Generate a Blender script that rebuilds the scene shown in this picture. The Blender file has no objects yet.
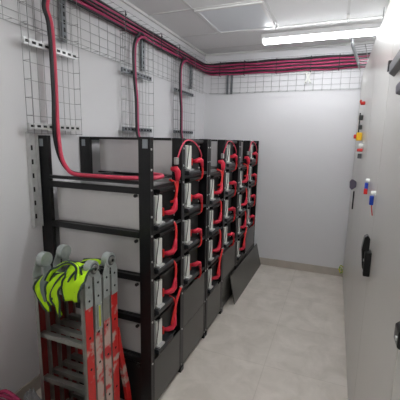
import bpy, math, random
from mathutils import Vector, Matrix, noise
random.seed(7)
PI = math.pi
C = bpy.context.scene.collection

# ------------------------------------------------------------------ materials
def srgb(c):
    return tuple(((v/255)/12.92 if v/255 <= .04045 else ((v/255+.055)/1.055)**2.4) for v in c)
def mat(name, col, rough=.5, metal=0., coat=0., nscale=0., namt=0., bump=0., bscale=60., spec=.5):
    m = bpy.data.materials.new(name); m.use_nodes = True
    nt = m.node_tree; b = nt.nodes['Principled BSDF']
    c = srgb(col)
    b.inputs['Base Color'].default_value = (*c, 1)
    b.inputs['Roughness'].default_value = rough
    b.inputs['Metallic'].default_value = metal
    b.inputs['Specular IOR Level'].default_value = spec
    b.inputs['Coat Weight'].default_value = coat
    b.inputs['Coat Roughness'].default_value = .08
    tc = nt.nodes.new('ShaderNodeTexCoord')
    if namt > 0:
        n = nt.nodes.new('ShaderNodeTexNoise'); n.inputs['Scale'].default_value = nscale
        n.inputs['Detail'].default_value = 5
        nt.links.new(tc.outputs['Object'], n.inputs['Vector'])
        r = nt.nodes.new('ShaderNodeMapRange')
        r.inputs['From Min'].default_value = .3; r.inputs['From Max'].default_value = .7
        r.inputs['To Min'].default_value = 1-namt; r.inputs['To Max'].default_value = 1+namt
        nt.links.new(n.outputs['Fac'], r.inputs['Value'])
        mx = nt.nodes.new('ShaderNodeMix'); mx.data_type = 'RGBA'; mx.blend_type = 'MULTIPLY'
        mx.inputs['Factor'].default_value = 1
        mx.inputs['A'].default_value = (*c, 1)
        nt.links.new(r.outputs['Result'], mx.inputs['B'])
        nt.links.new(mx.outputs['Result'], b.inputs['Base Color'])
    if bump > 0:
        n2 = nt.nodes.new('ShaderNodeTexNoise'); n2.inputs['Scale'].default_value = bscale
        nt.links.new(tc.outputs['Object'], n2.inputs['Vector'])
        bp = nt.nodes.new('ShaderNodeBump'); bp.inputs['Strength'].default_value = bump
        bp.inputs['Distance'].default_value = .004
        nt.links.new(n2.outputs['Fac'], bp.inputs['Height'])
        nt.links.new(bp.outputs['Normal'], b.inputs['Normal'])
    return m
def emis(name, col, s):
    m = bpy.data.materials.new(name); m.use_nodes = True
    b = m.node_tree.nodes['Principled BSDF']
    b.inputs['Base Color'].default_value = (.9, .9, .9, 1)
    b.inputs['Emission Color'].default_value = (*srgb(col), 1)
    b.inputs['Emission Strength'].default_value = s
    return m
def mat_two(name, c1, c2, scale, lo, hi, rough=.4, metal=0.):
    """two colours in worn patches"""
    m = mat(name, c1, rough, metal)
    nt = m.node_tree; b = nt.nodes['Principled BSDF']
    tc = nt.nodes.new('ShaderNodeTexCoord')
    n = nt.nodes.new('ShaderNodeTexNoise'); n.inputs['Scale'].default_value = scale; n.inputs['Detail'].default_value = 4
    nt.links.new(tc.outputs['Object'], n.inputs['Vector'])
    r = nt.nodes.new('ShaderNodeValToRGB')
    r.color_ramp.elements[0].position = lo; r.color_ramp.elements[0].color = (*srgb(c1), 1)
    r.color_ramp.elements[1].position = hi; r.color_ramp.elements[1].color = (*srgb(c2), 1)
    nt.links.new(n.outputs['Fac'], r.inputs['Fac'])
    nt.links.new(r.outputs['Color'], b.inputs['Base Color'])
    return m
def mat_floor():
    m = mat('floor_tiles', (176, 170, 160), .42)
    nt = m.node_tree; b = nt.nodes['Principled BSDF']; L = nt.links
    tc = nt.nodes.new('ShaderNodeTexCoord')
    n1 = nt.nodes.new('ShaderNodeTexNoise'); n1.inputs['Scale'].default_value = 5; n1.inputs['Detail'].default_value = 9; n1.inputs['Roughness'].default_value = .65; n1.inputs['Distortion'].default_value = .6
    L.new(tc.outputs['Object'], n1.inputs['Vector'])
    r = nt.nodes.new('ShaderNodeValToRGB')
    r.color_ramp.elements[0].position = .36; r.color_ramp.elements[0].color = (*srgb((200, 193, 183)), 1)
    r.color_ramp.elements[1].position = .66; r.color_ramp.elements[1].color = (*srgb((219, 212, 203)), 1)
    L.new(n1.outputs['Fac'], r.inputs['Fac'])
    mp = nt.nodes.new('ShaderNodeMapping'); mp.inputs['Location'].default_value = (.37, .18, 0)
    L.new(tc.outputs['Object'], mp.inputs['Vector'])
    br = nt.nodes.new('ShaderNodeTexBrick'); br.offset = 0; br.squash = 1
    br.inputs['Scale'].default_value = 1; br.inputs['Brick Width'].default_value = .62; br.inputs['Row Height'].default_value = .62
    br.inputs['Mortar Size'].default_value = .0035; br.inputs['Mortar Smooth'].default_value = .3
    br.inputs['Color1'].default_value = (1, 1, 1, 1); br.inputs['Color2'].default_value = (.97, .97, .97, 1); br.inputs['Mortar'].default_value = (.86, .855, .84, 1)
    L.new(mp.outputs['Vector'], br.inputs['Vector'])
    mx = nt.nodes.new('ShaderNodeMix'); mx.data_type = 'RGBA'; mx.blend_type = 'MULTIPLY'; mx.inputs['Factor'].default_value = 1
    L.new(r.outputs['Color'], mx.inputs['A']); L.new(br.outputs['Color'], mx.inputs['B'])
    L.new(mx.outputs['Result'], b.inputs['Base Color'])
    return m
M = dict(
    wall=mat('wall_paint', (216, 216, 218), .75, nscale=1.5, namt=.015, bump=.08, bscale=140),
    ceil=mat('ceiling_paint', (230, 230, 230), .65, nscale=2, namt=.01),
    tbar=mat('ceiling_grid', (214, 214, 213), .4),
    floor=mat_floor(),
    skirt=mat('skirting_tile', (176, 168, 158), .4, nscale=6, namt=.08),
    black=mat('black_powder_coat', (7, 8, 11), .36, nscale=9, namt=.12),
    blackp=mat('black_plastic', (8, 9, 10), .42),
    panel=mat('charcoal_panel', (66, 65, 62), .3, nscale=4, namt=.06),
    case=mat('grey_steel_case', (214, 212, 212), .26, metal=.4, nscale=3, namt=.04),
    white=mat('white_plastic', (226, 228, 222), .45),
    greyp=mat('grey_plastic', (92, 94, 97), .4),
    dgrey=mat('dark_grey_plastic', (44, 46, 49), .35),
    lgrey=mat('light_grey_plastic', (150, 152, 152), .45),
    green=mat('green_board', (20, 120, 80), .4),
    red=mat('red_rubber', (214, 36, 64), .45),
    redc=mat('red_cable_sheath', (222, 44, 46), .45),
    crim=mat('crimson_cable_sheath', (176, 56, 100), .6),
    blackc=mat('black_cable_sheath', (28, 27, 32), .5),
    pink=mat('pink_red_cable_sheath', (205, 62, 88), .5),
    zinc=mat('zinc_wire', (150, 152, 152), .45, metal=.4),
    galv=mat('galvanised_steel', (205, 206, 206), .38, metal=.5, nscale=30, namt=.08),
    strut=mat('perforated_strut_steel', (120, 124, 128), .4, metal=.6, nscale=25, namt=.1),
    hole=mat('dark_hole', (24, 25, 26), .8),
    sticker=mat('pale_sticker', (140, 147, 152), .5),
    cab=mat('light_grey_cabinet_paint', (196, 194, 188), .28, nscale=2, namt=.01, coat=.1),
    cabin=mat('cabinet_plinth_grey', (120, 120, 118), .5),
    alu=mat('aluminium', (164, 166, 161), .3, metal=.85, nscale=20, namt=.08),
    hinge=mat('cast_hinge_metal', (176, 184, 182), .35, metal=.45, nscale=30, namt=.12),
    lred=mat_two('worn_red_paint', (200, 28, 25), (186, 168, 158), 14, .58, .66, .4),
    lwear=mat_two('worn_pink_label', (196, 170, 160), (196, 40, 44), 16, .5, .62, .5),
    shaded_red=mat('shaded_red_paint', (108, 24, 22), .45, nscale=8, namt=.2),  # red of the stiles with inner shade put into the colour
    hivis=mat('hi_vis_fabric', (184, 232, 14), .75, nscale=10, namt=.06, bump=.3, bscale=300),
    trimc=mat('dark_green_binding', (48, 66, 58), .8),
    reflt=mat('grey_reflective_tape', (110, 122, 118), .5),
    yellow=mat('yellow_plastic', (246, 196, 20), .4),
    blue=mat('blue_plastic', (26, 66, 176), .4),
    redp=mat('red_plastic', (216, 40, 34), .4),
    blackg=mat('black_handle_plastic', (12, 12, 14), .3),
    violet=mat('dusky_violet_plastic', (92, 84, 100), .45),
    bag=mat('grey_plastic_sheet', (98, 98, 100), .3, nscale=8, namt=.15),
    fix=mat('white_luminaire', (225, 225, 225), .4),
    led=mat('unlit_led_diffuser', (224, 228, 232), .3),
    tube=emis('fluorescent_tube', (250, 252, 255), 25.0),
    tube2=emis('fluorescent_tube_rear', (255, 252, 248), 27.0),
    tube3=emis('fluorescent_tube_middle', (250, 252, 255), 36.0),
    yg=mat_two('yellow_green_sheath', (226, 210, 40), (60, 140, 50), 60, .48, .52),
    copper=mat('silver_lug', (190, 192, 190), .3, metal=.8),
    levelg=mat('spirit_level_yellow', (190, 200, 60), .3),
)

# ------------------------------------------------------------------ mesh builder
class MB:
    def __init__(s): s.v = []; s.f = []; s.mi = []; s.cur = 0
    def mat(s, i): s.cur = i; return s
    def add(s, vs, fs):
        o = len(s.v); s.v += [Vector(v) for v in vs]; s.f += [tuple(i+o for i in f) for f in fs]; s.mi += [s.cur]*len(fs); return s
    def box(s, x0, x1, y0, y1, z0, z1, M_=None):
        vs = [Vector(p) for p in ((x0,y0,z0),(x1,y0,z0),(x1,y1,z0),(x0,y1,z0),(x0,y0,z1),(x1,y0,z1),(x1,y1,z1),(x0,y1,z1))]
        if M_: vs = [M_ @ v for v in vs]
        return s.add(vs, [(0,3,2,1),(4,5,6,7),(0,1,5,4),(1,2,6,5),(2,3,7,6),(3,0,4,7)])
    def tube(s, pts, r, n=8, cap=True, flat=1.0):
        pts = [Vector(p) for p in pts]; rs = r if isinstance(r, (list, tuple)) else [r]*len(pts)
        up = None; vs = []; k = len(pts)
        for i, p in enumerate(pts):
            t = (pts[min(i+1,k-1)]-pts[max(i-1,0)]).normalized()
            if up is None:
                up = Vector((0,0,1)) if abs(t.z) < .9 else Vector((0,1,0))
            a = t.cross(up)
            if a.length < 1e-6: a = t.cross(Vector((1,0,0)))
            a.normalize(); b = a.cross(t).normalized(); up = b
            for j in range(n):
                q = 2*PI*j/n
                vs.append(p + a*math.cos(q)*rs[i] + b*math.sin(q)*rs[i]*flat)
        fs = [(i*n+j, i*n+(j+1)%n, (i+1)*n+(j+1)%n, (i+1)*n+j) for i in range(k-1) for j in range(n)]
        if cap: fs += [tuple(range(n))[::-1], tuple((k-1)*n+j for j in range(n))]
        return s.add(vs, fs)
    def cyl(s, a, b, r, n=16, r2=None): return s.tube([a, b], [r, r if r2 is None else r2], n)
    def prism(s, poly, ax, lo, hi):
        """polygon (2D in the other two axes, cyclic order) extruded along axis ax"""
        def mk(p, w):
            if ax == 0: return (w, p[0], p[1])
            if ax == 1: return (p[0], w, p[1])
            return (p[0], p[1], w)
        n = len(poly)
        vs = [mk(p, lo) for p in poly] + [mk(p, hi) for p in poly]
        fs = [tuple(range(n))[::-1], tuple(range(n, 2*n))] + [(i, (i+1)%n, n+(i+1)%n, n+i) for i in range(n)]
        return s.add(vs, fs)
    def build(s, name, m, parent=None, bevel=0, smooth=False, kind=None, origin=None):
        o0 = Vector(origin) if origin else Vector((0,0,0))
        if parent is not None and origin is None: o0 = Vector((0,0,0))
        me = bpy.data.meshes.new(name)
        me.from_pydata([tuple(v-o0) for v in s.v], [], s.f); me.update()
        for p, k in zip(me.polygons, s.mi): p.material_index = k
        import bmesh
        bm = bmesh.new(); bm.from_mesh(me); bmesh.ops.recalc_face_normals(bm, faces=bm.faces); bm.to_mesh(me); bm.free()
        for q in (m if isinstance(m, (list, tuple)) else [m]): me.materials.append(M[q] if isinstance(q, str) else q)
        o = bpy.data.objects.new(name, me); C.objects.link(o); o.location = o0
        if parent is not None: o.parent = parent
        if smooth:
            for p in me.polygons: p.use_smooth = True
        if bevel:
            b = o.modifiers.new('bevel', 'BEVEL'); b.width = bevel; b.segments = 2; b.limit_method = 'ANGLE'
        if kind: o['kind'] = kind
        return o
def smooth_path(pts, sub=6):
    """Catmull-Rom"""
    P = [Vector(p) for p in pts]; P = [P[0]*2-P[1]] + P + [P[-1]*2-P[-2]]
    out = []
    for i in range(1, len(P)-2):
        for k in range(sub):
            t = k/sub; a, b, c, d = P[i-1], P[i], P[i+1], P[i+2]
            out.append(.5*((2*b) + (-a+c)*t + (2*a-5*b+4*c-d)*t*t + (-a+3*b-3*c+d)*t**3))
    out.append(P[-2]); return out
def tag(o, label, cat, group=None):
    o['label'] = label; o['category'] = cat
    if group: o['group'] = group
    return o
def thing(name, label, cat, loc=(0,0,0), group=None):
    o = bpy.data.objects.new(name, None); C.objects.link(o); o.location = loc; o.empty_display_size = .1
    return tag(o, label, cat, group)
def copy_tree(o, parent=None):
    c = o.copy(); C.objects.link(c); c.parent = parent
    for ch in [q for q in C.objects if q.parent == o]: copy_tree(ch, c)
    return c

# ------------------------------------------------------------------ dimensions
XL, XF, XC, YB = -1.72, -.917, .2, 4.407
Y0, RW, ZR, ZC = 1.572, .9116, 1.665, 2.777
XR = -1.712                     # rear of racks
YN = -1.6                      # wall behind the photographer
XW = .86                       # right wall behind the cabinets
BASE = [.36+.26*k for k in range(5)]

# ------------------------------------------------------------------ room shell
MB().box(XL-.1, XW+.1, YN-.1, YB+.1, -.1, 0).build('floor', 'floor', kind='structure')
MB().box(XL-.1, XW+.1, YN-.1, YB+.1, ZC, ZC+.1).build('ceiling', 'ceil', kind='structure')
MB().box(XL-.1, XL, YN, YB+.1, 0, ZC).build('wall_left', 'wall', kind='structure')
MB().box(XL, XW+.1, YB, YB+.1, 0, ZC).build('wall_back', 'wall', kind='structure')
MB().box(XW, XW+.1, YN, YB, 0, ZC).build('wall_right', 'wall', kind='structure')
MB().box(XL, XW, YN-.1, YN, 0, ZC).build('wall_front', 'wall', kind='structure')
MB().box(XL, XL+.012, YN, YB-.012, 0, .098).build('baseboard_left', 'skirt', bevel=.002, kind='structure')
MB().box(XL, XW, YB-.012, YB, 0, .098).build('baseboard_back', 'skirt', bevel=.002, kind='structure')
g = MB()
for x in (-1.262, -.632, 0, .62): g.box(x-.010, x+.010, YN, 3.6, ZC-.005, ZC)
for y in (-.86, -.23, .40, 1.03, 1.66, 2.29, 2.905, 3.60): g.box(XL, XW, y-.010, y+.010, ZC-.005, ZC)
g.box(XL, XW, 4.14, 4.155, ZC-.004, ZC)
g.build('trim_1', 'tbar', kind='structure')
g = MB(); g.box(XL, XL+.022, YN, YB, ZC-.022, ZC); g.box(XL+.022, XW, YB-.022, YB, ZC-.022, ZC)
g.build('trim_2', 'tbar', kind='structure')

# recessed led panel, unlit, and two white shapes added for bright glints on the ceiling
t = thing('led_ceiling_panel', 'square unlit LED panel with white frame recessed in the ceiling', 'ceiling light', (-.95, 3.25, ZC-.012))
f = MB()
for a in ((-.30,-.27,-.33,.33), (.27,.30,-.33,.33), (-.27,.27,-.33,-.30), (-.27,.27,.30,.33)): f.box(*a, -.004, .011)
f.build('frame', 'fix', t)
MB().box(-.27, .27, -.30, .30, .002, .009).build('diffuser', 'led', t)
for (x, y, lab) in ((-.63, 3.44, 'white shape added as ceiling glint left of the fluorescent lamp, beside the unlit panel'), (.0, 3.46, 'white shape added as ceiling glint above the right half of the fluorescent lamp')):
    t = thing('ceiling_glint', lab, 'clip', (x, y, ZC-.005), 'white glint shapes on the ceiling grid')
    MB().box(-.012, .012, -.03, .06, -.012, 0).build('plate', 'fix', t, bevel=.002)
    MB().tube([(0,.05,-.012),(0,.055,-.04),(0,.03,-.052),(0,.0,-.045)], .006, 8).build('glint_hook', 'fix', t, smooth=True)

# fluorescent lamps
def lamp(name, label, x0, x1, y, m, drop_=0):
    t = thing(name, label, 'ceiling light', ((x0+x1)/2, y, ZC-drop_), 'fluorescent batten lamps')
    bw = .07 if not drop_ else .02
    h = (x1-x0)/2
    MB().box(-h, h, -bw, bw, -.036, 0).build('batten_body', 'fix', t, bevel=.004)
    if not drop_:
        MB().box(-h, h, .046, .050, -.077, -.036).build('added_wall_shade', 'fix', t)  # added strip that keeps tube light off the upper back wall
        MB().box(-h, h, -bw, -bw+.004, -.050, -.036).build('added_ceiling_shade', 'fix', t)  # added strip that shields the ceiling from the tube
    for s in (-1, 1):
        if drop_: MB().cyl((s*(h-.2),0,0), (s*(h-.2),0,drop_), .002, 6).build('hanger', 'zinc', t)
        MB().box(s*(h-.012) - .012, s*(h-.012)+.012, -.034, .034, -.082, -.036).build('end_cap', 'fix', t, bevel=.003)
    MB().cyl((-h+.024,0,-.064), (h-.024,0,-.064), .027, 24).build('tube', m, t, smooth=True)
lamp('fluorescent_lamp', 'glowing white fluorescent batten lamp on the ceiling near the back wall', -.84, .44, 3.84, 'tube')
lamp('fluorescent_lamp', 'fluorescent batten lamp above the ladder end of the room, out of view', -.76, .44, 1.9, 'tube3', .24)
lamp('fluorescent_lamp', 'fluorescent batten lamp behind the viewpoint, out of view', -.76, .44, -.2, 'tube2', .24)

# ------------------------------------------------------------------ wire mesh trays
W = .0017
def wire(mb, a, b): mb.tube([a, b], W, 5)
def basket_strut(o, pts_box, slot_axis, n, parent, label=None):
    """perforated strut: channel with dark slots; pts_box = (x0,x1,y0,y1,z0,z1)"""
    x0,x1,y0,y1,z0,z1 = pts_box
    h = MB().box(*pts_box).mat(1)
    for k in range(n):
        u = (k+.5)/n
        if slot_axis == 2:
            z = z0+(z1-z0)*u; q = (z1-z0)/n*.28
            h.box(x1-.001, x1+.0015, (y0+y1)/2-.007, (y0+y1)/2+.007, z-q, z+q)
        else:
            y = y0+(y1-y0)*u; q = (y1-y0)/n*.28
            h.box(x1-.001, x1+.0015, y-q, y+q, (z0+z1)/2-.007, (z0+z1)/2+.007)
    return h.build('support_bracket', [o, 'hole'], parent)
ZT0, ZT1, DEP = 2.27, 2.665, .062
# left wall run
t = thing('wire_mesh_cable_tray', 'long wire mesh tray running high along the left wall', 'cable tray', (0,0,0), 'wire mesh cable trays')
g = MB(); xa, xb = XL+.012, XL+.012+DEP
for z in (2.27, 2.335, 2.40, 2.465, 2.53, 2.595, 2.66): wire(g, (xa, .2, z), (xa, YB-.08, z))
for z in (2.27, 2.66):
    wire(g, (xb, .2, z), (xb, YB-.08, z))
y = .2
while y < YB-.08:
    g.tube([(xb+.004,y,2.268),(xa,y,2.268),(xa,y,2.662),(xb+.004,y,2.662)], W, 5); y += .10
g.build('mesh', 'zinc', t)
for y in (1.80, 2.765, 3.87):
    basket_strut('strut', (XL+.016, XL+.038, y, y+.04, 2.265, 2.64), 2, 8, t)
# back wall run
t = thing('wire_mesh_cable_tray', 'wire mesh tray running high across the back wall', 'cable tray', (0,0,0), 'wire mesh cable trays')
g = MB(); ya, yb = YB-.012, YB-.012-DEP
for z in (2.27, 2.335, 2.40, 2.465, 2.53, 2.595, 2.66): wire(g, (XL+.09, ya, z), (.30, ya, z))
for z in (2.27, 2.66): wire(g, (XL+.09, yb, z), (.30, yb, z))
x = XL+.10
while x < .30:
    g.tube([(x,yb-.004,2.268),(x,ya,2.268),(x,ya,2.662),(x,yb-.004,2.662)], W, 5); x += .10
g.build('mesh', 'zinc', t)
for x in (-1.40, -1.345): MB().box(x, x+.022, ya-.024, ya-.004, 2.26, 2.5).build('support_bracket', 'strut', t, bevel=.002)
# white X shaped splice bracket on the back tray
t2 = thing('splice_bracket', 'white X-shaped perforated bracket clipped on the back wall tray', 'bracket', (-.385, ya-.010, 2.425))
g = MB()
for s in (-1, 1):
    g.box(-.011, .011, -.006, 0, -.068, .068, Matrix.Rotation(s*.42, 4, 'Y'))
for (px, pz) in ((-.027,.06),(.027,.06),(-.027,-.06),(.027,-.06),(0,0)): g.cyl((px,-.008,pz),(px,0,pz),.014,12)
h = g.mat(1)
for (px, pz) in ((-.027,.06),(.027,.06),(-.027,-.06),(.027,-.06)): h.cyl((px,-.010,pz),(px,-.0078,pz),.006,8)
h.build('plate', ['white', 'hole'], t2)
# drops
def drop(y0, y1, ztop, zbot, label, brackets):
    t = thing('wire_mesh_cable_tray', label, 'cable tray', (0,0,0), 'wire mesh cable trays')
    g = MB(); a, b = XL+.045, XL+.045+.05
    n = 9
    for i in range(n):
        y = y0+(y1-y0)*i/(n-1); wire(g, (a, y, zbot), (a, y, ztop))
    for y in (y0, y1): wire(g, (b, y, zbot), (b, y, ztop))
    z = zbot+.005
    while z < ztop:
        g.tube([(b+.003,y0-.001,z),(a,y0-.001,z),(a,y1+.001,z),(b+.003,y1+.001,z)], W, 5); z += .10
    g.build('mesh', 'zinc', t)
    for z in brackets:
        basket_strut('galv' if y0 < 2 else 'strut', (a+.006, a+.026, y0-.01, y1+.01, z, z+.035), 1, 9, t)
    return t
drop(1.48, 1.875, 2.62, 1.672, 'wire mesh tray drop on the left wall nearest the ladder', (2.165, 1.70))
drop(2.42, 2.86, 2.64, 1.672, 'wire mesh tray drop behind the gap of the nearest and middle racks', (2.19, 1.72))
drop(3.38, 3.86, 2.64, 1.672, 'wire mesh tray drop behind the farthest rack', (2.17, 1.73))
# galvanised upright strip behind the rear post of the nearest rack
t = thing('wall_channel', 'pale galvanised channel fixed to the left wall behind the nearest rack', 'channel', (XL, 1.50, 1.10))
g = MB(); g.box(0, .006, 0, .065, 0, .58); g.box(.006, .030, 0, .006, 0, .58); g.box(.006, .030, .059, .065, 0, .58)
h = g.mat(1)
for k in range(6): h.box(.0055, .007, .025, .04, .05+.085*k, .08+.085*k)
h.build('channel', ['galv', 'hole'], t)

# small diagonal mesh tray towards the cabinet tops
t = thing('wire_mesh_cable_tray', 'short galvanised ladder tray bridging from the back wall towards the cabinet tops', 'cable tray', (0,0,0), 'wire mesh cable trays')
p0, p1 = Vector((.045, 3.25, 2.46)), Vector((.165, 4.30, 2.46)); wv = Vector((.42, -.05, 0))
d = (p1-p0)
g = MB()
for k in range(5): g.tube([p0+wv*(k/4), p0+wv*(k/4)+d], .003, 5)
for k in range(15): g.tube([p0+d*(k/14), p0+d*(k/14)+wv], .0025, 5)
g.build('mesh', 'zinc', t)
for s in (0, 1):
    q = MB(); a = p0+wv*s; n_ = wv.normalized()*.004
    q.add([a-n_, a+n_, a+n_+d, a-n_+d, a-n_+Vector((0,0,.06)), a+n_+Vector((0,0,.06)), a+n_+d+Vector((0,0,.06)), a-n_+d+Vector((0,0,.06))],
          [(0,3,2,1),(4,5,6,7),(0,1,5,4),(1,2,6,5),(2,3,7,6),(3,0,4,7)])
    q.build('side_rail', 'strut', t)
for (u) in (.15, .85):
    p = p0+d*u+wv*.5
    q = MB(); q.cyl(p+Vector((0,0,0)), (p.x, p.y, ZC), .004, 8); q.build('hanger_rod', 'zinc', t)

# ------------------------------------------------------------------ cables in the tray
def corner_cable(z, off, r, m, name, label, z2=None, y_start=.25):
    z2 = z if z2 is None else z2
    xo = XL+.012+.010+off; yo = YB-.012-.010-off
    pts = [(xo, y, z + .004*math.sin(y*5+z*90)) for y in [y_start + (yo-.14-y_start)*k/26 for k in range(27)]]
    for k in range(1, 6):
        a = PI/2*k/6
        pts.append((xo+.12*(1-math.cos(a)), yo-.12+.12*math.sin(a), z+(z2-z)*k/6))
    x0 = xo+.12
    pts += [(x0+(.28-x0)*k/16, yo, z2+.004*math.sin(k*1.3+z*50)) for k in range(17)]
    o = MB().tube(pts, r, 10).build(name, m, smooth=True)
    return tag(o, label, 'cable', 'power cables along the wall trays')
corner_cable(2.606, .020, .013, 'crim', 'power_cable', 'topmost crimson power cable in the high wall trays', 2.612)
corner_cable(2.575, .024, .013, 'crim', 'power_cable', 'second crimson power cable down in the high wall trays', 2.577)
corner_cable(2.546, .024, .012, 'crim', 'power_cable', 'third crimson power cable down in the high wall trays', 2.542)
corner_cable(2.545, .001, .010, 'crim', 'power_cable', 'lowest crimson power cable in the high wall trays', 2.507, 1.75)
corner_cable(2.630, .014, .012, 'blackc', 'power_cable', 'black power cable lying above the crimson ones in the wall trays', 2.638)
corner_cable(2.591, .042, .007, 'blackc', 'power_cable', 'thin black cable between the top two crimson ones in the wall trays', 2.595)
corner_cable(2.561, .042, .006, 'blackc', 'power_cable', 'thin black cable between the second and third crimson ones in the wall trays', 2.560)
corner_cable(2.530, .030, .009, 'blackc', 'power_cable', 'thin black cable under the third crimson one in the wall trays', 2.523)
# cable ties
def tie(x, y, axis, label, zlo=2.512, zhi=2.652):
    g = MB()
    if axis == 'x':   # on the left wall, tie loops in xz
        a, b = XL+.020, XL+.079
        for (u0,u1,v0,v1) in ((a,b,zhi,zhi+.002),(a,b,zlo-.002,zlo),(b,b+.002,zlo-.002,zhi+.002)): g.box(u0,u1,y-.004,y+.004,v0,v1)
        g.box(b, b+.008, y-.006, y+.006, zhi-.03, zhi-.018)
    else:
        a, b = YB-.020, YB-.079; zlo -= .03
        for (u0,u1,v0,v1) in ((b,a,zhi,zhi+.002),(b,a,zlo-.002,zlo),(b-.002,b,zlo-.002,zhi+.002)): g.box(x-.004,x+.004,u0,u1,v0,v1)
        g.box(x-.006, x+.006, b-.008, b, zhi-.03, zhi-.018)
    tag(g.build('cable_tie', 'blackc'), label, 'cable tie', 'black cable ties on the wall bundle')
for y, l in ((2.45, 'between the first and second cable drops'), (3.05, 'just past the second cable drop'), (3.45, 'just before the third cable drop')):
    tie(0, y, 'x', 'black cable tie, left wall bundle, ' + l)
for x, l in ((-1.48, 'beside the room corner'), (-1.16, 'left of the middle'), (-.76, 'in the middle'), (-.36, 'above the white X bracket'), (-.05, 'near the cabinets')):
    tie(x, 0, 'y', 'black cable tie on the back wall bundle, ' + l)

def feed(path, r, m, label, grp='cables dropping down the left wall'):
    o = MB().tube(smooth_path(path, 7), r, 12).build('power_cable', m, smooth=True)
    return tag(o, label, 'cable', grp)
xt = XL+.125
# nearest drop: red and black, swooping onto the top shelf of the nearest rack
A = XL+.09
feed([(A-.01,1.70,2.60),(A,1.655,2.50),(A,1.640,2.44),(A,1.632,2.39),(A,1.655,2.33),(A,1.665,2.25),(A,1.668,2.11),(A,1.668,1.90),(A+.003,1.663,1.73),(A+.015,1.657,1.63),(A+.045,1.640,1.53),(A+.11,1.612,1.468),(A+.18,1.592,1.440),(-1.30,1.588,1.437),(-1.10,1.592,1.437),(-1.02,1.618,1.438),(-.955,1.66,1.438),(-.940,1.74,1.438),(-.98,1.82,1.438),(-1.08,1.87,1.438)],
     .0118, 'pink', 'thick red power cable swooping from the wall onto the top rails of the nearest rack')
feed([(A-.01,1.675,2.60),(A,1.630,2.50),(A,1.615,2.44),(A,1.607,2.39),(A,1.631,2.33),(A,1.641,2.25),(A,1.644,2.11),(A,1.644,1.90),(A-.005,1.640,1.73),(A-.008,1.650,1.62),(A+.02,1.655,1.52),(A+.09,1.640,1.457),(A+.18,1.622,1.438),(-1.30,1.618,1.437),(-1.12,1.625,1.437),(-1.04,1.66,1.437),(-1.02,1.72,1.437),(-1.10,1.80,1.437)],
     .0118, 'blackc', 'thick black power cable swooping beside the red one onto the nearest rack')
for (y, n1, n2) in ((2.585, 'second', 'middle'), (3.490, 'third', 'farthest')):
    for (dy, m, cn) in ((.012, 'crim', 'red'), (-.011, 'blackc', 'black')):
        feed([(A-.03,y+.20+dy,2.545),(A-.005,y+.11+dy,2.540-dy),(A,y+.04+dy,2.512-dy),(A,y-.02+dy,2.44),(A,y-.035+dy,2.34),(A,y-.030+dy,2.15),(A,y-.008+dy,1.99),(A,y-.005+dy,1.8),(A+.003,y+dy,1.70),(A+.03,y+.01+dy,1.64),(A+.07,y+.03+dy,1.59)],
             .0105, m, '%s power cable dropping down the %s wall tray to the %s rack' % (cn, n1, n2))

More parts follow.
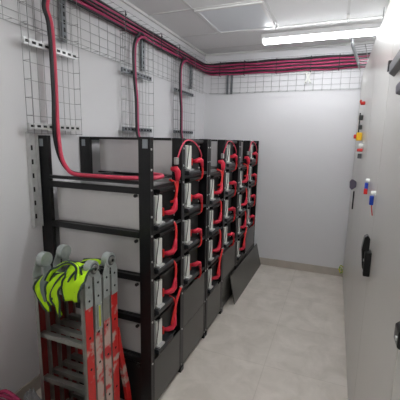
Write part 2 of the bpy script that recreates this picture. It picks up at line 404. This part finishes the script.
# ------------------------------------------------------------------ battery racks
def rack(i, label):
    y0 = Y0+i*RW; w = RW-.012
    t = thing('battery_rack', label, 'rack', (0, y0, 0), 'black steel battery racks')
    PD = .072
    ys = [(0, .028), (.405, .455), (w-.030, w)]
    for k, (a, b) in enumerate(ys):
        p = MB(); p.box(XF-PD, XF, a, b, 0.0, ZR)
        if k == 0: p.box(XF-.004, XF, b, b+.012, .05, ZR)
        post = p.build('post', 'black', t, bevel=.002)
        bl = MB().cyl((XF, (a+b)/2, 0), (XF+.004, (a+b)/2, 0), .006, 10)
        for n_, z in enumerate([.05, .33, .60, .86, .97, 1.12, 1.23, 1.38, 1.49, 1.60]):
            if n_ == 0: bo = bl.build('bolt', 'galv', post); bo.location = (0, 0, z); first = bo
            else:
                bo = first.copy(); C.objects.link(bo); bo.parent = post; bo.location = (0, 0, z)
        MB().box(XF-.10, XF+.008, a-.0 if k else 0, b, 0, .035).build('foot', 'black', t, bevel=.002)
        p = MB(); p.box(XR, XR+.085, a if k != 1 else a-.03, b if k != 1 else a, 0, ZR).build('rear_post', 'black', t, bevel=.002)
        (MB().box(XF-.045, XF-.012, a-.0012, a, ZR-.060, ZR-.012).build('label_sticker', 'sticker', post) if k == 0 else None)
        if k != 2:
            aa = a if k != 1 else a-.03; MB().box(XR+.020, XR+.050, aa-.0012, aa, ZR-.065, ZR-.02).build('label_sticker', 'sticker', t)
    # rails front to back on both sides and in the middle
    a, b = XR+.085, XF-PD
    for z in BASE+[1.44]:
        hh = .036 if z < 1.43 else .018
        z1 = z-.002 if z < 1.39 else (1.39 if z < 1.43 else 1.425)
        MB().box(a, b, 0, .022 if z < 1.43 else .030, z1-hh, z1).build('side_rail', 'black', t, bevel=.0015)
    for z in (BASE[0], BASE[2], BASE[4]):
        MB().box(a, b, w-.022, w, z-.040, z-.004).build('side_rail', 'black', t, bevel=.0015)
    # bolts with black heads at the front of the near side
    for z in BASE:
        MB().cyl((XF-PD-.018, -.010, z-.055), (XF-PD-.018, .004, z-.055), .010, 10).build('clamp_knob', 'blackp', t)
    # shelves
    for k in range(4):
        MB().box(XR+.09, XF-.012, .030, .36, BASE[k]-.012, BASE[k]-.004).build('shelf', 'black', t)
    for x in (-1.45, -1.15, -.99): MB().box(x-.02, x+.02, .030, .384, 1.419, 1.425).build('cross_bar', 'black', t)
    for k in range(1, 5):
        MB().box(XR+.09, XF-.012, .458, w-.032, BASE[k]+.010, BASE[k]+.018).build('shelf', 'black', t)
    for k in range(1, 5):
        MB().box(XF-.012, XF-.002, .030, .403, BASE[k]-.022, BASE[k]-.002).build('shelf_lip', 'black', t, bevel=.0015)
        MB().box(XF-.012, XF-.002, .458, w-.032, BASE[k], BASE[k]+.020).build('shelf_lip', 'black', t, bevel=.0015)
    # top rails
    MB().box(XR+.01, XR+.04, .458, w-.032, ZR-.022, ZR-.002).build('top_rail', 'black', t, bevel=.0015)
    MB().box(XR+.085, b, .385, .400, ZR-.016, ZR).build('top_rail', 'black', t, bevel=.0015)
    # blanking panels
    MB().box(XF-.006, XF-.001, .042, .403, .03, .335).build('blanking_panel', 'panel', t, bevel=.001)
    MB().box(XF-.006, XF-.001, .457, w-.032, .03, .318).build('blanking_panel', 'panel', t, bevel=.001)
    MB().box(XF-.006, XF-.001, .457, w-.032, .323, .597).build('blanking_panel', 'panel', t, bevel=.001)
    # lower black side plate
    MB().box(a, b, .004, .008, .03, BASE[0]-.045).build('side_plate', 'blackp', t)
    return t
rack(0, 'nearest black battery rack, beside the folded ladder')
rack(1, 'middle black battery rack of the three')
rack(2, 'farthest black battery rack, next to the back wall')

# ------------------------------------------------------------------ battery modules
def make_module():
    t = thing('battery_module', '', 'battery')
    w = .352; h = .238
    MB().box(-.695, -.095, 0, w, 0, h).build('case', 'case', t, bevel=.003)
    f = MB(); f.box(-.094, -.045, 0, w, 0, h)
    fr = f.build('front_frame', 'blackp', t, bevel=.003)
    MB().box(-.045, -.006, .044, .112, .040, .200).build('terminal_cover', 'white', t, bevel=.005)
    MB().box(-.045, -.014, .004, .042, .070, .196).build('side_strip', 'lgrey', t, bevel=.003)
    MB().cyl((-.045, .020, .052), (-.010, .020, .052), .009, 12).build('terminal', 'copper', t)
    MB().box(-.045, -.020, .150, .166, .060, .110).build('fuse_clip', 'redp', t, bevel=.002)
    MB().box(-.045, -.018, .060, .100, .202, .214).build('vent_cap', 'dgrey', t, bevel=.002)
    g = MB(); g.box(-.045, -.040, .122, .130, .075, .175)
    g.build('circuit_strip', 'green', t)
    # grab handle across the lower front
    g = MB(); g.prism([(-.040,.002),(.012,.002),(.014,.010),(.014,.024),(.008,.030),(-.040,.030)], 1, .030, .230)
    hd = g.build('grab_handle', 'dgrey', t, bevel=.002)
    MB().box(-.022, .010, .050, .115, .030, .040).build('rating_label', 'galv', hd)
    MB().prism([(-.040,.212),(-.004,.212),(.006,.220),(.006,.236),(-.040,.236)], 1, .06, .300).build('top_lip', 'blackp', t, bevel=.0015)
    for (y, z) in ((.008, .020), (.008, .196), (.342, .030), (.342, .190)):
        MB().cyl((-.046, y, z), (-.040, y, z), .006, 10).build('screw', 'galv', t)
    lw = MB().tube(smooth_path([(-.008,.070,.205),(.002,.045,.17),(.004,.03,.13),(-.004,.036,.085),(-.010,.05,.05)],4), .0025, 6)
    lw.build('sense_wire', 'blackc', t, smooth=True)
    return t
proto = make_module(); used = False
rackn = ['nearest', 'middle', 'farthest']; ordn = ['bottom', 'third', 'second', 'top']
mods = {}
for i in range(3):
    for c in range(2):
        for k in range(4):
            o = proto if not used else copy_tree(proto); used = True
            yy = Y0+i*RW + (.040 if c == 0 else .466)
            o.location = (XF, yy, BASE[k+c]-.003+.022*c)
            o['label'] = 'grey-cased battery in the %s rack, %s of four in its %s column' % (rackn[i], ordn[k], 'near' if c == 0 else 'far')
            o['group'] = 'battery modules in the racks'
            mods[(i, c, k)] = o

# ------------------------------------------------------------------ link cables
def make_link_a():
    """fat boot at the bottom pointing left, cable rising (near columns)"""
    t = thing('link_cable', '', 'cable')
    MB().tube([(-.035,-.045,.0),(-.010,-.030,.0),(.006,-.008,.004),(.014,.006,.022),(.016,.012,.055),(.016,.018,.085)], [.011,.016,.018,.018,.013,.008], 12).build('rubber_boot', 'red', t, smooth=True)
    MB().tube(smooth_path([(.016,.016,.078),(.014,.028,.12),(.008,.036,.155),(-.006,.038,.182),(-.04,.036,.196)],4), .0078, 10).build('cable', 'redc', t, smooth=True)
    return t
def make_link_b():
    """boot at the top, cable falling on the right (far columns)"""
    t = thing('link_cable', '', 'cable')
    MB().tube([(-.035,-.026,.0),(-.008,-.022,.004),(.008,-.010,.012),(.014,.016,.004),(.015,.030,-.022),(.015,.036,-.045)], [.012,.017,.019,.017,.012,.008], 12).build('rubber_boot', 'red', t, smooth=True)
    MB().tube(smooth_path([(.015,.035,-.040),(.014,.046,-.08),(.006,.050,-.115),(-.014,.050,-.135),(-.04,.050,-.142)],4), .0078, 10).build('cable', 'redc', t, smooth=True)
    return t
la, lb = make_link_a(), make_link_b(); ua = ub = False
for i in range(3):
    for c in range(2):
        for k in range(4):
            o = mods[(i, c, k)]
            if c == 0:
                q = la if not ua else copy_tree(la); ua = True
                q.location = (XF+.002, o.location.y+.228, o.location.z+.075)
                verb = 'rising'
            else:
                q = lb if not ub else copy_tree(lb); ub = True
                q.location = (XF+.002, o.location.y+.225, o.location.z+.085)
                verb = 'falling'
            q['label'] = 'red link cable %s from the %s battery of the %s column, %s rack' % (verb, ordn[k], 'near' if c == 0 else 'far', rackn[i])
            q['group'] = 'red link cables on the battery fronts'
# connector at the top of each near column, and arched cable over the top battery of each far column
for i in range(3):
    y = Y0+i*RW
    t = thing('link_cable', 'red cable dropping to the top battery of the near column, %s rack' % rackn[i], 'cable', (XF, y+.318, 1.43), 'red top boots')
    MB().tube([(-.03,-.005,.045),(.004,-.004,.045),(.012,0,.030),(.014,.0,.0),(.014,-.004,-.03)], [.013,.020,.020,.018,.011], 12).build('rubber_boot', 'red', t, smooth=True)
    MB().tube(smooth_path([(.014,-.003,-.025),(.014,-.010,-.07),(.012,-.022,-.12),(.004,-.03,-.15),(-.02,-.03,-.16)],4), .0085, 10).build('cable', 'redc', t, smooth=True)
    MB().tube(smooth_path([(-.02,-.02,-.20),(.010,-.034,-.19),(.014,-.042,-.175)],3), .010, 10).build('cable', 'redc', t, smooth=True)
    t = thing('arched_cable', 'red cable arching over the top battery of the far column, %s rack' % rackn[i], 'cable', (XF+.012, y+.455, 1.66), 'red cables arching over the top batteries')
    MB().tube(smooth_path([(.005,-.150,-.118),(.012,-.125,-.065),(.012,-.085,-.030),(.008,-.03,-.010),(.006,.05,-.008),(.010,.115,-.026),(.012,.18,-.062),(.010,.235,-.110),(-.004,.255,-.135)],5), .0048, 10).build('cable', 'pink', t, smooth=True)
    MB().box(-.012, .010, -.168, -.138, -.155, -.112).build('cable_lug', 'copper', t, bevel=.003)
    # short crossed cable at the end of the string
    t = thing('arched_cable', 'bright red end cable crossing to the post low in the %s rack' % rackn[i], 'cable', (XF+.014, y+(.30 if i != 1 else .30), .60), 'bright red end cables')
    MB().tube(smooth_path([(.0,-.06,-.13),(.006,-.035,-.06),(.006,.0,.0),(.004,.045,.05),(.0,.075,.066)],4), .0085, 10).build('cable', 'redc', t, smooth=True)
    MB().cyl((-.006,.075,.066), (.008,.088,.074), .010, 10).build('cable_lug', 'copper', t)

# leaning spare panel
a = Vector((-.845, 3.13, 0.0)); b = Vector((-.835, 4.375, 0.0)); topx = XF+.014
t = MB()
H_ = .295
def lean(p, s): return Vector((p.x, p.y, 0)) + Vector((topx-p.x, 0, H_))*s
n_ = Vector((.006, 0, .0015))
vs = [a, b, lean(b, 1), lean(a, 1)]
t.add([v for v in vs]+[v+n_ for v in vs], [(0,1,2,3),(7,6,5,4),(0,4,5,1),(1,5,6,2),(2,6,7,3),(3,7,4,0)])
tag(t.build('spare_panel', 'panel'), 'long dark grey panel leaning on the floor against the farthest rack', 'panel')

# ------------------------------------------------------------------ ladder
def ladder():
    t = thing('folding_ladder', 'folded red and aluminium multi-position ladder standing in front of the racks', 'ladder', (-1.20, 1.30, 0))
    cx = 0; hw = .160
    ysec = (-.100, -.034, .034, .100)
    for n_, y in enumerate(ysec):
        zt = .955
        for s in (-1, 1):
            xo = s*hw; xi = s*(hw-.024)
            g = MB(); g.box(min(xo-s*.002, xo-s*.006), max(xo-s*.002, xo-s*.006), y-.028, y+.028, .03, zt)
            g.box(min(xi, xo-s*.006), max(xi, xo-s*.006), y-.030, y-.026, .03, zt)
            g.box(min(xi, xo-s*.006), max(xi, xo-s*.006), y+.026, y+.030, .03, zt)
            st = g.build('stile', 'alu', t, bevel=.001)
            sk = 'lred' if n_ in (0, 3) else 'lwear'
            zt2 = .86 if n_ in (0, 3) else .72
            pl = MB().box(min(xo-s*.002, xo), max(xo-s*.002, xo), y-.026, y+.026, .05, zt2).mat(1)
            for z in (.28, .52, .69): pl.cyl((xo-s*.001, y, z), (xo+s*.001, y, z), .007, 10)
            pl.build('painted_face', [sk, 'hole'], st)
            MB().box(min(xo-s*.006, xo-s*.008), max(xo-s*.006, xo-s*.008), y-.025, y+.025, .05, .90).build('inner_face', 'shaded_red', st)
            MB().box(min(xi-s*.004, xo), max(xi-s*.004, xo), y-.031, y+.031, 0, .035).build('foot', 'blackp', t, bevel=.003)
        for z in (.905, .64, .385, .13):
            g = MB(); g.box(-hw+.009, hw-.009, y-.014, y+.014, z-.013, z+.013)
            for q in (-.008, 0, .008): g.box(-hw+.03, hw-.03, y+q-.0015, y+q+.0015, z+.013, z+.0155)
            g.build('rung', 'alu', t, bevel=.003)
    for (ya, yb_) in ((ysec[0], ysec[1]), (ysec[2], ysec[3])):
        yc = (ya+yb_)/2
        for s in (-1, 1):
            xo = s*(hw+.001); xi = s*(hw-.030)
            dz = 1.035
            hg = MB().cyl((xi, yc+.006, dz), (xo+s*.006, yc+.006, dz), .039, 28).build('hinge', 'hinge', t, bevel=.003)
            MB().cyl((xo+s*.006, yc+.006, dz), (xo+s*.0075, yc+.006, dz), .027, 20).build('hub_groove', 'greyp', hg)
            MB().cyl((xo+s*.0075, yc+.006, dz), (xo+s*.014, yc+.006, dz), .020, 20).build('hub_ring', 'alu', hg, bevel=.002)
            MB().cyl((xo+s*.014, yc+.006, dz), (xo+s*.016, yc+.006, dz), .008, 12).build('hub_bolt', 'hole', hg)
            for (yy, zl) in ((ya, .85), (yb_, .70 if ya < 0 else .84)):
                g = MB(); sg = -1 if yy < yc else 1
                g.prism([(yy-.026,zl),(yy+.026,zl),(yy+.026,.975),(yc+.006+sg*.030+.0,1.03),(yc+.006-sg*.004,1.05),(yy-.026 if sg > 0 else yc,.985),(yy-.026,.97)] if sg > 0 else
                        [(yy-.026,zl),(yy+.026,zl),(yy+.026,.985),(yc,1.05),(yc-.028,1.045),(yy-.026,.985)], 0, min(xo, xo+s*.003), max(xo, xo+s*.003))
                h = g.mat(1)
                for z in (.955, .885): h.cyl((xo+s*.003, yy, z), (xo+s*.005, yy, z), .007, 4)
                if zl < .8: h.cyl((xo+s*.003, yy, .735), (xo+s*.005, yy, .735), .007, 4)
                h.build('hinge_plate', ['hinge', 'hole'], t)
            if ya < 0:
                # lock bar with yellow-green strip
                MB().box(min(xo+s*.003, xo+s*.012), max(xo+s*.003, xo+s*.012), yb_-.016, yb_+.014, .715, .845).build('lock_bar', 'hinge', t, bevel=.002)
                MB().box(min(xo+s*.012, xo+s*.0135), max(xo+s*.012, xo+s*.0135), yb_-.010, yb_+.000, .725, .835).build('strip_label', 'levelg', t)
    # flared outer feet
    for s in (-1, 1):
        xo = s*hw
        g = MB(); y = ysec[3]
        g.prism([(y+.032,.62),(y+.040,.62),(y+.060,.50),(y+.090,.36),(y+.130,.20),(y+.155,.03),(y+.115,.03),(y+.090,.20),(y+.060,.34),(y+.032,.46)], 0, min(xo, xo-s*.022), max(xo, xo-s*.022))
        g.build('flared_leg', 'lred', t, bevel=.002)
    return t
lad = ladder()

# ------------------------------------------------------------------ hi-vis vest
def ribbon(path, widths, wdir, thick, ripple=.004, seed=0, nw=7):
    pts = smooth_path(path, 6); n = len(pts); g = []; wd = Vector(wdir).normalized()
    m_ = len(path)-1
    top = []; bot = []
    for i, p in enumerate(pts):
        u = i/(n-1)*m_; k = min(int(u), m_-1); w = widths[k]*(1-(u-k))+widths[k+1]*(u-k)
        t_ = (pts[min(i+1,n-1)]-pts[max(i-1,0)]).normalized()
        nn = t_.cross(wd).normalized()
        r1, r2 = [], []
        for j in range(nw):
            s = j/(nw-1)-.5
            q = p + wd*(s*w) + nn*(ripple*math.sin(s*9+i*.45+seed)+ripple*.7*noise.noise(Vector((s*5, i*.3, seed))))
            r1.append(q+nn*thick/2); r2.append(q-nn*thick/2)
        top.append(r1); bot.append(r2)
    mb = MB(); vs = [q for r in top for q in r]+[q for r in bot for q in r]; N = n*nw
    fs = []
    for i in range(n-1):
        for j in range(nw-1):
            a = i*nw+j; fs += [(a,a+1,a+nw+1,a+nw), (N+a,N+a+nw,N+a+nw+1,N+a+1)]
        a = i*nw; fs += [(a,a+nw,N+a+nw,N+a), (a+nw-1,N+a+nw-1,N+a+2*nw-1,a+2*nw-1)]
    for j in range(nw-1):
        fs += [(j,N+j,N+j+1,j+1)]; a = (n-1)*nw+j; fs += [(a,a+1,N+a+1,N+a)]
    mb.add(vs, fs)
    e1 = [r[0] for r in top]; e2 = [r[-1] for r in top]
    return mb, e1, e2
t = thing('safety_vest', 'crumpled fluorescent yellow-green safety vest with dark binding draped over the ladder top', 'vest', (-1.2, 1.15, 1.0))
o = Vector((-1.2, 1.15, 1.0))
FL = [  # path, widths, width direction
    ([(-1.26,1.30,.955),(-1.255,1.21,.985),(-1.25,1.145,.975),(-1.262,1.130,.93),(-1.245,1.14,.88),(-1.215,1.135,.832)], [.03,.045,.05,.062,.056,.018], (1,.15,0)),
    ([(-1.205,1.30,.97),(-1.20,1.21,.985),(-1.195,1.135,.965),(-1.192,1.125,.92),(-1.19,1.13,.875)], [.04,.04,.042,.04,.012], (1,.25,0)),
    ([(-1.15,1.30,.99),(-1.145,1.21,1.00),(-1.145,1.13,.975),(-1.150,1.118,.93),(-1.145,1.12,.88),(-1.125,1.12,.838)], [.04,.05,.055,.058,.045,.012], (1,-.2,0)),
    ([(-1.215,1.14,.985),(-1.17,1.14,1.050),(-1.10,1.15,1.088),(-1.055,1.16,1.072),(-1.04,1.15,1.02),(-1.045,1.14,.965)], [.022,.026,.03,.03,.03,.03], (0,1,-.25)),
    ([(-1.07,1.30,1.01),(-1.065,1.22,1.035),(-1.055,1.145,1.02),(-1.058,1.120,.985),(-1.055,1.118,.925)], [.06,.09,.11,.115,.08], (1,0,.1)),
    ([(-1.11,1.31,1.0),(-1.105,1.24,1.05),(-1.10,1.17,1.045),(-1.10,1.14,1.0)], [.06,.06,.05,.03], (1,0,0)),
    ([(-1.22,1.36,1.0),(-1.12,1.36,1.025),(-1.07,1.35,1.02)], [.07,.07,.04], (0,1,0)),
]
FL = [([(p[0], p[1]-.012, p[2]) for p in a], w, d_) for a, w, d_ in FL]
for n_, (path, ws, wd) in enumerate(FL):
    mb, e1, e2 = ribbon([Vector(p)-o for p in path], ws, wd, .004, .006, n_*1.7)
    pc = mb.build('fabric_fold', 'hivis', t, smooth=True)
    for e in (e1, e2): MB().tube(e, .0052, 6, flat=1).build('binding', 'trimc', pc, smooth=True)
mb, _, _ = ribbon([Vector(p)-o for p in [(-1.235,1.20,1.02),(-1.232,1.125,.99),(-1.228,1.112,.93),(-1.215,1.115,.885)]], [.03,.032,.034,.03], (1,.1,0), .003, .003, 3)
mb.build('reflective_tape', 'reflt', t, smooth=True)

# ------------------------------------------------------------------ clutter on the floor by the wall
def crumple(name, m, c, r, sz, seed, label, cat, grp=None, n=18):
    g = MB(); vs = []; rows = n
    for i in range(rows+1):
        th = PI*i/rows
        for j in range(2*n):
            ph = PI*j/n
            d = Vector((math.sin(th)*math.cos(ph), math.sin(th)*math.sin(ph), math.cos(th)))
            k = 1+.28*noise.noise(d*2.2+Vector((seed,0,0)))+.16*abs(noise.noise(d*5+Vector((0,seed,0))))
            p = Vector((d.x*r[0]*k, d.y*r[1]*k, d.z*r[2]*k)); p.z = max(p.z, -r[2]*.62)
            vs.append(p+Vector((0,0,r[2]*.62)))
    fs = [(i*2*n+j, (i+1)*2*n+j, (i+1)*2*n+(j+1)%(2*n), i*2*n+(j+1)%(2*n)) for i in range(rows) for j in range(2*n)]
    g.add(vs, fs); ob = g.build(name, m); ob.location = c
    return tag(ob, label, cat, grp)
crumple('plastic_bag', 'bag', (-1.265, 1.03, 0), (.095,.07,.262), 0, 3.1, 'crumpled grey plastic bag heaped at the near foot of the ladder', 'plastic bag')
crumple('tool_bag', 'blackc', (-1.53, 1.07, 0), (.15,.09,.125), 0, 8.4, 'black cloth tool bag on the floor, bottom left, under the crimson cable', 'bag')
t = thing('cable_coil', 'loose coil of crimson cable lying on the black bag, bottom left', 'cable', (-1.53, 1.07, .19))
pts = []
for k in range(70):
    a = k/69*2*PI*4; rr = .10+.02*math.sin(k*.7)
    pts.append((math.cos(a)*rr*1.2, math.sin(a)*rr*.55, .012+.05*k/69*1.6+.010*math.sin(k*1.9)))
MB().tube(smooth_path(pts,2), .010, 8).build('cable', 'crim', t, smooth=True)

# ------------------------------------------------------------------ cabinets on the right
ZK = 2.41
bounds = [-1.50, -.68, .15, .98, 1.83, 2.68, 3.53, 4.36]
labs = ['grey cabinet behind the viewpoint, farthest back', 'grey cabinet behind the viewpoint', 'grey cabinet level with the viewpoint',
        'light grey control cabinet nearest, with black swing handle at its far edge', 'light grey control cabinet just past the big black handle, with blue tags',
        'light grey control cabinet with the yellow rotary switch and red lamp on its door', 'farthest light grey control cabinet, against the back wall, with slim black pulls']
labs[2] = 'light grey control cabinet cut by the right photo edge, with black latch'
labs[3] = 'light grey control cabinet with the big black swing handle on its far edge'
cabs = []
for i in range(1, 7):
    a, b = bounds[i], bounds[i+1]
    t = thing('control_cabinet', labs[i], 'cabinet', (XC, a, 0), 'light grey control cabinets')
    MB().box(.024, .60, .002, b-a-.002, .06, ZK).build('body', 'cab', t, bevel=.003)
    MB().box(.03, .58, .006, b-a-.006, 0, .06).build('plinth', 'cab', t)
    dr = MB().box(0, .020, .003, b-a-.003, .035, ZK-.004).build('door', 'cab', t, bevel=.003)
    cabs.append((t, dr, a, b))
def on_door(i, mb, name, m, loc, bevel=0, parent=None, smooth=False):
    """mb in local coords, loc = world position"""
    t, dr, a, b = cabs[i]
    o = mb.build(name, m, parent or dr, bevel=bevel, smooth=smooth)
    if parent is None: o.location = (loc[0]-XC, loc[1]-a, loc[2])
    return o
def swing_handle(i, y, z, k=1.0):
    base = on_door(i, MB().box(-.030*k, 0, -.034, .030, -.075, .050), 'swing_handle', 'blackg', (XC, y, z), .005)
    # lever is a hand grip leaning off the plate
    lev = on_door(i, MB().prism([(-.034,-.045),(-.018,-.06),(-.010,.0),(-.010,.11),(-.022,.125),(-.036,.115),(-.044,.05)], 1, -.018, .030), 'lever', 'blackg', (XC, y+.012, z), .004)
    for zz in (-.058, .0): on_door(i, MB().cyl((-.033*k, 0, zz), (-.029*k, 0, zz), .007, 12), 'screw', 'galv', (XC, y-.006, z))
# cabs index: 0:(-.68,.15) 1:(.15,.98) 2:(.98,1.83) 3:(1.83,2.68) 4:(2.68,3.53) 5:(3.53,4.36)
swing_handle(2, 1.785, 1.085)
on_door(1, MB().prism([(-.024,-.022),(-.018,-.026),(0,-.026),(0,.026),(-.016,.026),(-.024,.018)], 1, -.026, .026), 'latch', 'blackg', (XC, .90, 1.183), .003)
on_door(1, MB().cyl((-.024,0,0), (-.027,0,0), .006, 12), 'latch_screw', 'galv', (XC, .888, 1.180))
on_door(4, MB().prism([(0,-.02),(-.035,-.05),(-.055,-.03),(-.058,.03),(-.045,.05),(-.03,.05),(0,.03)], 1, -.014, .014), 'handle', 'violet', (XC, 3.47, 1.27), .006)
on_door(5, MB().box(-.012, 0, -.012, .012, -.09, .09), 'edge_pull', 'blackg', (XC, 3.62, 1.10), .003)
on_door(5, MB().box(-.012, 0, -.012, .012, -.12, .12), 'edge_pull', 'blackg', (XC, 3.86, 1.84), .003)
# yellow rotary switch with grey-red knob
b_ = on_door(4, MB().box(-.046, 0, -.028, .028, -.036, .036), 'rotary_switch', 'yellow', (XC, 3.36, 1.715), .006)
on_door(4, MB().cyl((-.046,0,0), (-.066,0,0), .018, 18), 'switch_knob', 'redp', (XC, 3.36, 1.715), .003)
on_door(4, MB().box(-.032, 0, -.012, .012, -.02, .02), 'switch_knob', 'blackg', (XC, 3.46, 1.80), .003)
on_door(4, MB().box(-.034, 0, -.015, .015, -.022, .022), 'toggle', 'blackg', (XC, 3.46, 1.885), .003)
on_door(4, MB().cyl((0,0,0), (-.035,0,0), .016, 14), 'indicator_lamp', 'redp', (XC, 3.38, 2.005), .002)
on_door(4, MB().tube([(-.03,0,0),(-.036,-.01,.014),(-.034,-.014,.028)], [.008,.009,.006], 10), 'toggle', 'redp', (XC, 3.38, 2.005))
on_door(4, MB().cyl((0,0,0), (-.034,0,0), .018, 14), 'push_button', 'white', (XC, 3.10, 1.635), .002)
on_door(4, MB().cyl((0,0,0), (-.042,0,0), .012, 14), 'push_button', 'redp', (XC, 3.10, 1.600), .002)
on_door(4, MB().box(-.03, 0, -.016, .016, -.02, .02), 'push_button', 'greyp', (XC, 3.16, 1.55), .002)
# tags hanging from key locks on the third cabinet
for (y, z, cols, lab) in ((2.24, 1.405, ('white', 'blue', 'redp'), 'white, blue and red lock-out tag hanging from a cabinet lock'), (1.88, 1.378, ('white', 'blue'), 'small blue lock-out tag with white clip on a cabinet lock')):
    t = thing('lockout_tag', lab, 'tag', (XC, y, z), 'lock-out tags on the cabinet doors')
    MB().cyl((.004,0,.028), (-.022,0,.028), .013, 14).build('clip', cols[0], t, bevel=.002)
    MB().box(-.024, -.006, -.017, .017, -.030, .016).build('tag_body', cols[1], t, bevel=.003)
    if len(cols) > 2:
        MB().box(-.028, -.008, -.030, -.012, -.050, -.018).build('tag_end', cols[2], t, bevel=.002)
    else:
        MB().tube([(-.012,0,-.03),(-.008,.002,-.06),(-.004,0,-.085)], .0025, 6).build('cord', 'redc', t)
# hardware near the top of the nearer door
t, dr, a, b = cabs[2]
on_door(2, MB().prism([(0,-.035),(-.022,-.02),(-.022,.018),(0,.03)], 1, -.20, .12), 'door_stay', 'greyp', (XC, 1.56, 1.965), .003)
on_door(2, MB().box(-.024, 0, -.012, .012, -.024, .02), 'stay_catch', 'blackg', (XC, 1.72, 1.985), .002)
on_door(2, MB().prism([(0,-.025),(-.022,-.018),(-.024,.01),(-.016,.022),(0,.026)], 1, -.07, .07), 'catch', 'violet', (XC, 1.34, 1.845), .004)
on_door(2, MB().box(-.010, 0, -.008, .008, -.045, -.02), 'catch_pin', 'violet', (XC, 1.36, 1.84), .002)
# yellow-green earth wire at the far foot
t = thing('earth_wire', 'little loop of yellow-green earth wire at the foot of the farthest cabinet', 'wire', (XC-.012, 4.30, .12))
MB().tube(smooth_path([(.008,.03,.03),(-.02,.02,.05),(-.035,-.01,.02),(-.02,-.02,-.03),(.0,0,-.02),(-.02,.03,.02),(-.045,.02,-.01)],5), .006, 8).build('wire', 'yg', t, smooth=True)

# ------------------------------------------------------------------ camera
R = Vector((0.92779675, 0.37259625, 0.01911102)); U = Vector((-0.08192699, 0.15349611, 0.98474713)); F = Vector((-0.36397962, 0.9152109, -0.17293888))
cam = bpy.data.cameras.new('camera'); co = bpy.data.objects.new('camera', cam); C.objects.link(co)
co.matrix_world = Matrix(((R.x,U.x,-F.x,0),(R.y,U.y,-F.y,0),(R.z,U.z,-F.z,1.65),(0,0,0,1)))
cam.sensor_width = 36; cam.lens = 336.37/400*36; cam.clip_start = .02
sc = bpy.context.scene; sc.camera = co
w = bpy.data.worlds.new('world'); sc.world = w; w.use_nodes = True
w.node_tree.nodes['Background'].inputs[0].default_value = (.6, .62, .65, 1); w.node_tree.nodes['Background'].inputs[1].default_value = .2
vs_ = sc.view_settings; vs_.view_transform = 'Standard'; vs_.look = 'None'; vs_.gamma = 1; vs_.exposure = .60; vs_.use_curve_mapping = False
